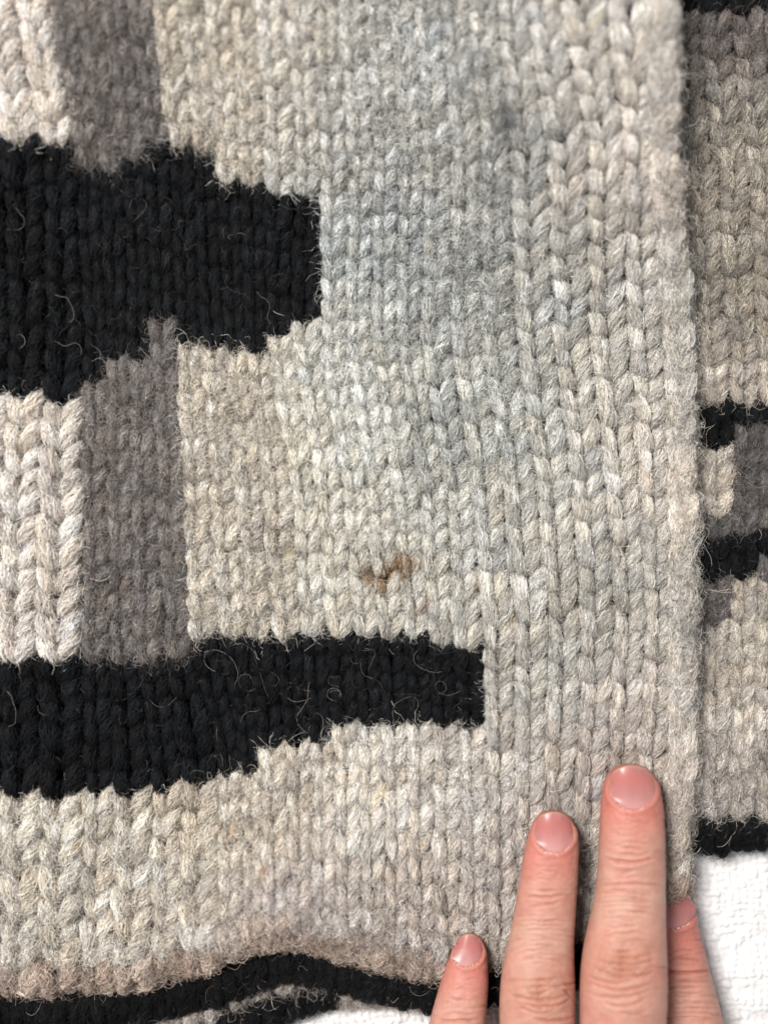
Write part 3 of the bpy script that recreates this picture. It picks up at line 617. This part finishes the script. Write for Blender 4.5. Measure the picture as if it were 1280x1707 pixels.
def build_hand():
    V, Fc, off = [], [], 0
    for nm, stn in list(FING.items()) + [('palm', PALM)]:
        p, f, caps = loft(stn, 40, 40 if nm in ('palm',) else 110, nm == 'palm')
        V.append(p); Fc += [tuple(int(i) + off for i in q) for q in f] + [tuple(int(i) + off for i in c) for c in caps]; off += len(p)
    me = bpy.data.meshes.new('hand_rough'); me.from_pydata(np.concatenate(V).tolist(), [], Fc); me.update()
    tmp = bpy.data.objects.new('hand_rough', me); COL.objects.link(tmp)
    md = tmp.modifiers.new('r', 'REMESH'); md.mode = 'VOXEL'; md.voxel_size = 0.00032; md.adaptivity = 0
    ms = tmp.modifiers.new('s', 'SMOOTH'); ms.factor = 0.5; ms.iterations = 6
    dg = bpy.context.evaluated_depsgraph_get(); ev = tmp.evaluated_get(dg); m2 = bpy.data.meshes.new_from_object(ev)
    bpy.data.objects.remove(tmp)
    n = len(m2.vertices); co = np.empty(n * 3, np.float32); m2.vertices.foreach_get('co', co); co = co.reshape(-1, 3).astype(float)
    no = np.empty(n * 3, np.float32); m2.vertices.foreach_get('normal', no); no = no.reshape(-1, 3).astype(float)
    u, v = proj(co); dors = sstep(0.0, 0.35, no[:, 2]); hi = co[:, 2] > 0.0178
    low_index = (u > 1060) & (co[:, 2] < 0.0178)
    hr = np.random.default_rng(5)
    disp = np.zeros(n)
    sub = {}
    def crease(u0, v0, hl, bow, depth, sig, mask, tilt=0.0):
        key = id(mask)
        if key not in sub:
            ii = np.nonzero(mask & (dors > 0) & (v < 1790))[0]; sub[key] = (ii, u[ii], v[ii], dors[ii])
        ii, uu, vv, dd = sub[key]
        q = np.nonzero((np.abs(uu - u0) < hl) & (np.abs(vv - v0) < 30 + abs(bow) + hl * abs(tilt)))[0]
        if len(q) == 0: return
        du = uu[q] - u0; d = vv[q] - (v0 + bow * (du / hl) ** 2 + tilt * du + 1.2 * vnoise(uu[q] / 9.0, np.full(len(q), v0 / 7.0), 71))
        w = np.exp(-(d / sig) ** 2) - 0.45 * np.exp(-((np.abs(d) - 2.2 * sig) / (1.2 * sig)) ** 2)
        w = w * np.clip(1 - (np.abs(du) / hl) ** 2, 0, 1) ** 0.7
        disp[ii[q]] -= 2.2 * depth * w * dd[q]
    mid = hi & (u > 955) & (u < 1115) & (v < 1760); rg = (u > 815) & (u < 967) & (v < 1800) & (co[:, 2] > 0.0150); pk = (u < 825) & (v < 1800); ix = low_index & (v < 1800)
    # middle finger
    crease(1048, 1438, 40, -7, .00030, 2.6, mid); crease(1050, 1426, 36, -4, .00010, 2.2, mid); crease(1046, 1415, 30, 4, .00008, 2.2, mid); crease(1056, 1404, 34, 6, .00007, 2, mid)
    crease(1050, 1474, 52, 2, .00012, 2.4, mid)
    for i in range(11): crease(1040 + hr.normal(0, 6), 1490 + i * 6.6 + hr.normal(0, 1.2), 55 + 8 * hr.random(), 3 + i * 1.4, .00006 + .00004 * hr.random(), 2.0, mid, hr.normal(0, .02))
    for i, (vv, bw, dp) in enumerate(((1585, -4, .00014), (1596, -6, .0002), (1606, -7, .00026), (1616, -9, .00026), (1628, -11, .0003), (1640, -13, .0002), (1652, -14, .00022), (1665, -15, .00014), (1678, -15, .00014), (1692, -15, .0001))):
        crease(1040 + hr.normal(0, 11), vv + hr.normal(0, 1.5), 24 + 36 * hr.random(), bw, dp, 2.5, mid, hr.normal(0, .03))
    # ring finger
    crease(908, 1496, 32, -5, .0002, 2.4, rg); crease(908, 1484, 28, 4, .00007, 2.2, rg)
    for i in range(10): crease(900 + hr.normal(0, 5), 1535 + i * 6.8 + hr.normal(0, 1.2), 46 + 6 * hr.random(), 2 + i * 1.5, .00006 + .00004 * hr.random(), 2.0, rg, hr.normal(0, .02))
    for vv, bw, dp in ((1632, -3, .00014), (1645, -5, .0002), (1655, -8, .00022), (1668, -9, .0003), (1678, -10, .00026), (1690, -12, .0002), (1702, -12, .0002)):
        crease(900 + hr.normal(0, 10), vv + hr.normal(0, 1.5), 20 + 32 * hr.random(), bw, dp, 2.4, rg, hr.normal(0, .03))
    for (cu, v0_, v1_, hw, m_, nn_) in ((1050, 1370, 1700, 46, mid, 90), (907, 1440, 1705, 40, rg, 80), (1148, 1560, 1705, 44, ix, 50), (768, 1630, 1705, 34, pk, 26)):
        for _ in range(nn_):
            crease(cu + hr.normal(0, hw * .45), hr.uniform(v0_, v1_), hr.uniform(9, 26), hr.normal(0, 2), hr.uniform(.00002, .00006), hr.uniform(1.4, 2.2), m_, hr.normal(0, .12))
    for (cu, cv, m_) in ((1040, 1608, mid), (902, 1660, rg)):
        for _ in range(16):
            crease(cu + hr.normal(0, 24), cv + hr.normal(0, 24), hr.uniform(8, 20), hr.normal(0, 4), hr.uniform(.00005, .00013), hr.uniform(1.6, 2.4), m_, hr.normal(0, .5))
    # index and little finger
    crease(1142, 1622, 42, -3, .0003, 2.6, ix); crease(1138, 1598, 30, 8, .00012, 2.4, ix); crease(1140, 1585, 34, 9, .00008, 2.4, ix)
    for i in range(9): crease(1148 + hr.normal(0, 5), 1640 + i * 8 + hr.normal(0, 1.4), 52, 3, .00007 + .00005 * hr.random(), 2.2, ix, hr.normal(0, .02))
    crease(765, 1702, 36, -3, .00024, 2.4, pk); crease(765, 1690, 32, 5, .0001, 2.4, pk); crease(768, 1650, 30, 3, .00004, 2.6, pk)
    for uu, vv, hw, m_ in ((1040, 1602, 30, mid), (902, 1655, 26, rg)):   # knuckle hollow and its two sides
        disp += np.where(m_, dors * (0.0004 * np.exp(-((u - uu - 24) / 17) ** 2 - ((v - vv + 6) / 22) ** 2) + 0.00045 * np.exp(-((u - uu + 26) / 18) ** 2 - ((v - vv + 6) / 22) ** 2) - 0.00028 * np.exp(-((u - uu) / 7) ** 2 - ((v - vv) / 22) ** 2)), 0)
        for sgn in (-1, 1): disp -= np.where(m_, dors * 0.00012 * np.exp(-((np.hypot((u - uu) / 1.0, (v - vv) / 1.1) - 45) / 4.0) ** 2) * ((u - uu) * sgn > 8) * np.clip(1 - np.abs(v - vv) / 60, 0, 1), 0)
    # soft folds around the nails
    for (nu, nv, nw, nh, m_) in NAILS_MASK(u, v, co):
        e = np.hypot((u - nu) / nw, (v - nv) / nh)
        disp += np.where(m_, dors * (0.00028 * np.exp(-((e - 1.14) / 0.1) ** 2) * (v > nv - 0.3 * nh) - 0.00022 * (e < 1.0)), 0)
    disp += (0.000035 * vnoise(u / 11 + 0.02 * v, v / 3.6, 72) + 0.00005 * vnoise(u / 4, v / 3.6, 76) + 0.00012 * vnoise(u / 26, v / 20, 77)) * dors
    co = co + no * disp[:, None]
    m2.vertices.foreach_set('co', co.astype(np.float32).ravel()); m2.update()
    m2.polygons.foreach_set('use_smooth', np.ones(len(m2.polygons), bool))
    # complexion: redder finger ends, knuckles slightly browner, paler between
    base = np.array([226, 166, 146.]); red = np.array([224, 136, 120.]); kn = np.array([206, 148, 120.]); pale = np.array([229, 183, 160.])
    c = np.tile(base, (n, 1))
    def mixc(col, w): c[:] = c * (1 - w[:, None]) + col * w[:, None]
    mixc(red, np.where(mid, 0.85 * sstep(1420, 1345, v), 0)); mixc(red, np.where(rg & ~mid, 0.8 * sstep(1500, 1420, v), 0))
    mixc(red, np.where(ix, 0.85 * sstep(1660, 1560, v), 0)); mixc(red, np.where(pk, 0.75 * sstep(1690, 1620, v), 0))
    mixc(pale, np.where(mid, 0.7 * np.exp(-((v - 1500) / 40) ** 2), 0)); mixc(pale, np.where(rg & ~mid, 0.5 * np.exp(-((v - 1565) / 40) ** 2), 0))
    mixc(kn, np.where(mid, 0.75 * np.exp(-((v - 1600) / 42) ** 2 - ((u - 1040) / 50) ** 2), 0)); mixc(kn, np.where(rg & ~mid, 0.65 * np.exp(-((v - 1655) / 42) ** 2 - ((u - 902) / 46) ** 2), 0))
    mixc(red, 0.25 * np.clip(vnoise(u / 28, v / 28, 73), 0, 1))
    mixc(np.array([196, 120, 98.]), np.clip(-disp / 0.00026, 0, 1) * 0.55)  # shade in creases and hollows painted into the skin colour, darker with depth
    mot = 0.6 * vnoise(u / 16, v / 14, 74) + 0.4 * vnoise(u / 7, v / 6, 75); lc = lin(c) * 0.69 * (1 + mot[:, None] * np.array([0.03, 0.09, 0.10]))
    at = m2.attributes.new('skin_col', 'FLOAT_COLOR', 'POINT'); cc = np.ones((n, 4), np.float32); cc[:, :3] = lc; at.data.foreach_set('color', cc.ravel())
    m2.name = 'hand'; m2.materials.clear(); m2.materials.append(mat('skin', m_skin))
    o = bpy.data.objects.new('hand', m2); COL.objects.link(o)
    o['label'] = 'bare hand reaching up from the bottom edge, four fingers holding the knitted cloth flat'; o['category'] = 'hand'
    return o
# nail: finger, centre line u at the tip end and at the base, v of free edge and of base, half width at the tip end / base, top height guess
NAILS = [('little', 782, 776, 1557, 1612, 20, 26), ('ring', 922, 923, 1353.5, 1422, 30, 33), ('middle', 1052, 1055, 1276, 1350, 36, 39), ('index', 1122, 1116, 1482.5, 1549, 29, 42)]
def NAILS_MASK(u, v, co):
    out = []
    for (nm, u0, u1, va, vb, w0, w1) in NAILS:
        m = (co[:, 2] < 0.0185) if nm == 'index' else (co[:, 2] > 0.0150)
        out.append(((u0 + u1) / 2, (va + vb) / 2, w1 + 0.0, (vb - va) / 2, m & (np.abs(u - u1) < w1 * 1.6) & (v < vb + 25)))
    return out
hand = build_hand()

def m_nail(nt, b):
    a = node(nt, 'ShaderNodeAttribute', attribute_name='nail_col'); link(nt, a.outputs['Color'], b.inputs['Base Color'])
    tc = node(nt, 'ShaderNodeTexCoord'); mp = node(nt, 'ShaderNodeMapping'); mp.inputs['Scale'].default_value = (2600, 90, 90)
    n = node(nt, 'ShaderNodeTexNoise'); n.inputs['Scale'].default_value = 1; n.inputs['Detail'].default_value = 2
    link(nt, tc.outputs['Object'], mp.inputs[0]); link(nt, mp.outputs[0], n.inputs['Vector'])
    bp = node(nt, 'ShaderNodeBump'); bp.inputs['Strength'].default_value = 0.12; bp.inputs['Distance'].default_value = 0.0002
    link(nt, n.outputs['Fac'], bp.inputs['Height']); link(nt, bp.outputs[0], b.inputs['Normal'])
    b.inputs['Roughness'].default_value = 0.3; b.inputs['Specular IOR Level'].default_value = 0.34
    b.inputs['Subsurface Weight'].default_value = 0.2; b.inputs['Subsurface Scale'].default_value = 0.001; b.inputs['Subsurface Radius'].default_value = (1, .4, .3)
MN = mat('nail', m_nail)
def m_cut(nt, b):
    b.inputs['Base Color'].default_value = (0.80, 0.66, 0.56, 1); b.inputs['Roughness'].default_value = 0.6
MC = mat('dry_skin', m_cut)
def build_nails():
    bvh = BVHTree.FromObject(hand, bpy.context.evaluated_depsgraph_get())
    origin = Vector((0, 0, D))
    def hit(u, v, low):
        k = 1.0 / F; d = Vector(((u - 640) * k, (853.5 - v) * k, -1.0)).normalized()
        o = origin; 
        for _ in range(6):
            h = bvh.ray_cast(o, d)
            if h[0] is None: return None
            if low and (h[0].z > 0.0178 or h[1].z < 0.0): o = h[0] + d * 0.0003; continue
            return h[0]
        return None
    hr = np.random.default_rng(9)
    for (nm, u0, u1, va, vb, w0, w1) in NAILS:
        ns, ntt = 25, 25; low = nm == 'index'
        S = np.linspace(-1, 1, ns); Tt = np.linspace(0, 1, ntt)
        top = FING[nm]
        V_, C_ = [], []
        uv = np.zeros((ntt, ns, 2)); Z = np.full((ntt, ns), np.nan)
        for a, t in enumerate(Tt):
            for b_, s in enumerate(S):
                # outline: rounded free edge above, rounded cuticle below
                w = (w0 + (w1 - w0) * min(1, t * 2.2)) if t < .45 else w1 * (1 - 0.06 * (t - .45))
                ua = (u0 + (u1 - u0) * t) + s * w * (1 - 0.12 * (t > 0.8) * ((t - .8) / .2) ** 2)
                lo = va + (0.34 * (vb - va)) * (1 - math.sqrt(max(0, 1 - (0.97 * s) ** 2)))
                hi_ = vb - (0.42 * (vb - va)) * (1 - math.sqrt(max(0, 1 - (0.93 * s) ** 2)))
                vv = lo + (hi_ - lo) * t
                uv[a, b_] = (ua, vv)
                h = hit(ua, vv, low)
                if h is not None: Z[a, b_] = h.z
        # fill misses (free edge overhanging the tip, part hidden under the middle finger)
        zmed = np.nanmedian(Z)
        cen = np.array([np.nanmedian(Z[a, 9:16]) if np.isfinite(Z[a, 9:16]).any() else np.nan for a in range(ntt)])
        cen = np.where(np.isfinite(cen), cen, zmed)
        i25 = int(0.28 * (ntt - 1)); cen[:i25] = cen[i25] - np.maximum(0.0009 * ((Tt[i25] - Tt[:i25]) / 0.28) ** 1.6, 0)
        p = np.polyfit(Tt, cen, 3); fit = np.polyval(p, Tt)
        half = (w1 * PX)
        zz = fit[:, None] - half * 0.80 * (1 - np.sqrt(np.clip(1 - (0.80 * S[None]) ** 2, 0, 1))) + 0.00012
        Zs = np.where(np.isfinite(Z), Z, zz)
        zz = np.maximum(zz, np.where(np.abs(S)[None] < 0.93, Zs + 0.00012, Zs - 0.0001))
        zz[-1] -= 0.00018
        # keep a smooth plate
        for _ in range(3): zz[1:-1, 1:-1] = (zz[1:-1, 1:-1] * 2 + zz[:-2, 1:-1] + zz[2:, 1:-1] + zz[1:-1, :-2] + zz[1:-1, 2:]) / 6
        P = unproj(uv[..., 0], uv[..., 1], zz)
        pink = np.array([172, 114, 109.]); deep = np.array([175, 107, 101.]); lun = np.array([194, 148, 142.]); edge = np.array([180, 146, 118.])
        tt = Tt[:, None] + 0 * S[None]; c = np.tile(pink, (ntt, ns, 1))
        def mx(col, w): c[:] = c * (1 - w[..., None]) + col * w[..., None]
        c *= (1 + 0.05 * vnoise(S[None] * 6 + u0, tt * 0.8, 91) + 0.03 * vnoise(S[None] * 3 + u0, tt * 4, 92))[..., None]
        mx(deep, np.exp(-((tt - .3) / .2) ** 2)); mx(lun, 0.75 * np.exp(-(((tt - 1.0) / .28) ** 2) - (S[None] / .75) ** 2))
        mx(edge, 0.7 * sstep(0.06, 0.02, tt)); mx(edge, 0.7 * sstep(0.93, 1.0, np.abs(S[None]) + 0 * tt))
        if nm == 'index': mx(np.array([176, 110, 110.]), np.full(tt.shape, .35))
        idx = np.arange(ns * ntt).reshape(ntt, ns)
        f = np.stack([idx[:-1, :-1], idx[1:, :-1], idx[1:, 1:], idx[:-1, 1:]], -1).reshape(-1, 4)
        # thickness: a second sheet below with its rim
        Pb = P.copy(); Pb[..., 2] -= 0.0006; nP = ns * ntt
        fb = f[:, ::-1] + nP
        rim = np.concatenate([idx[0], idx[1:, -1], idx[-1, -2::-1], idx[-2:0:-1, 0]]); rn = np.roll(rim, -1)
        fr = np.stack([rim, rn, rn + nP, rim + nP], -1)
        o = mesh_obj('fingernail', np.concatenate([P.reshape(-1, 3), Pb.reshape(-1, 3)]), np.concatenate([f, fb, fr]), MN, hand, np.concatenate([lin(c).reshape(-1, 3)] * 2), 'nail_col')
        o['label'] = {'little': 'nail of the little finger', 'ring': 'nail of the ring finger', 'middle': 'nail of the middle finger, with dry torn skin at its base', 'index': 'half hidden nail of the index finger'}[nm]
        # dry skin along the base: short ragged rolls
        base = P[-1]; segs = []
        for q in range(ns - 1):
            if hr.random() < 0.25: continue
            a, b_ = base[q], base[q + 1]
            if low and proj(a)[0] < 1106: continue
            d = (b_ - a) * hr.uniform(0.7, 1.6); st = a + hr.normal(0, 0.00012, 3) + np.array([0, -0.00018, 0.00016])
            bend = np.array([0, hr.normal(-0.0001, 0.00035), hr.uniform(0, 0.0003)])
            segs.append(np.stack([st, st + d * .5 + bend * .5, st + d + bend]))
        vs, fs, o2 = [], [], 0
        for sg in segs:
            r = hr.uniform(0.00005, 0.00017)
            ring = []
            for i, pt in enumerate(sg):
                rr = r * (1, 1.0, 0.3)[i]
                ring.append([pt + rr * np.array([0, math.cos(x), math.sin(x)]) for x in np.arange(5) * 2 * math.pi / 5])
            vs += sum(ring, [])
            for i in range(2):
                for x in range(5): fs.append((o2 + i * 5 + x, o2 + i * 5 + (x + 1) % 5, o2 + (i + 1) * 5 + (x + 1) % 5, o2 + (i + 1) * 5 + x))
            o2 += 15
        if vs: mesh_obj('cuticle', np.array(vs), np.array(fs), MC, o)
build_nails()
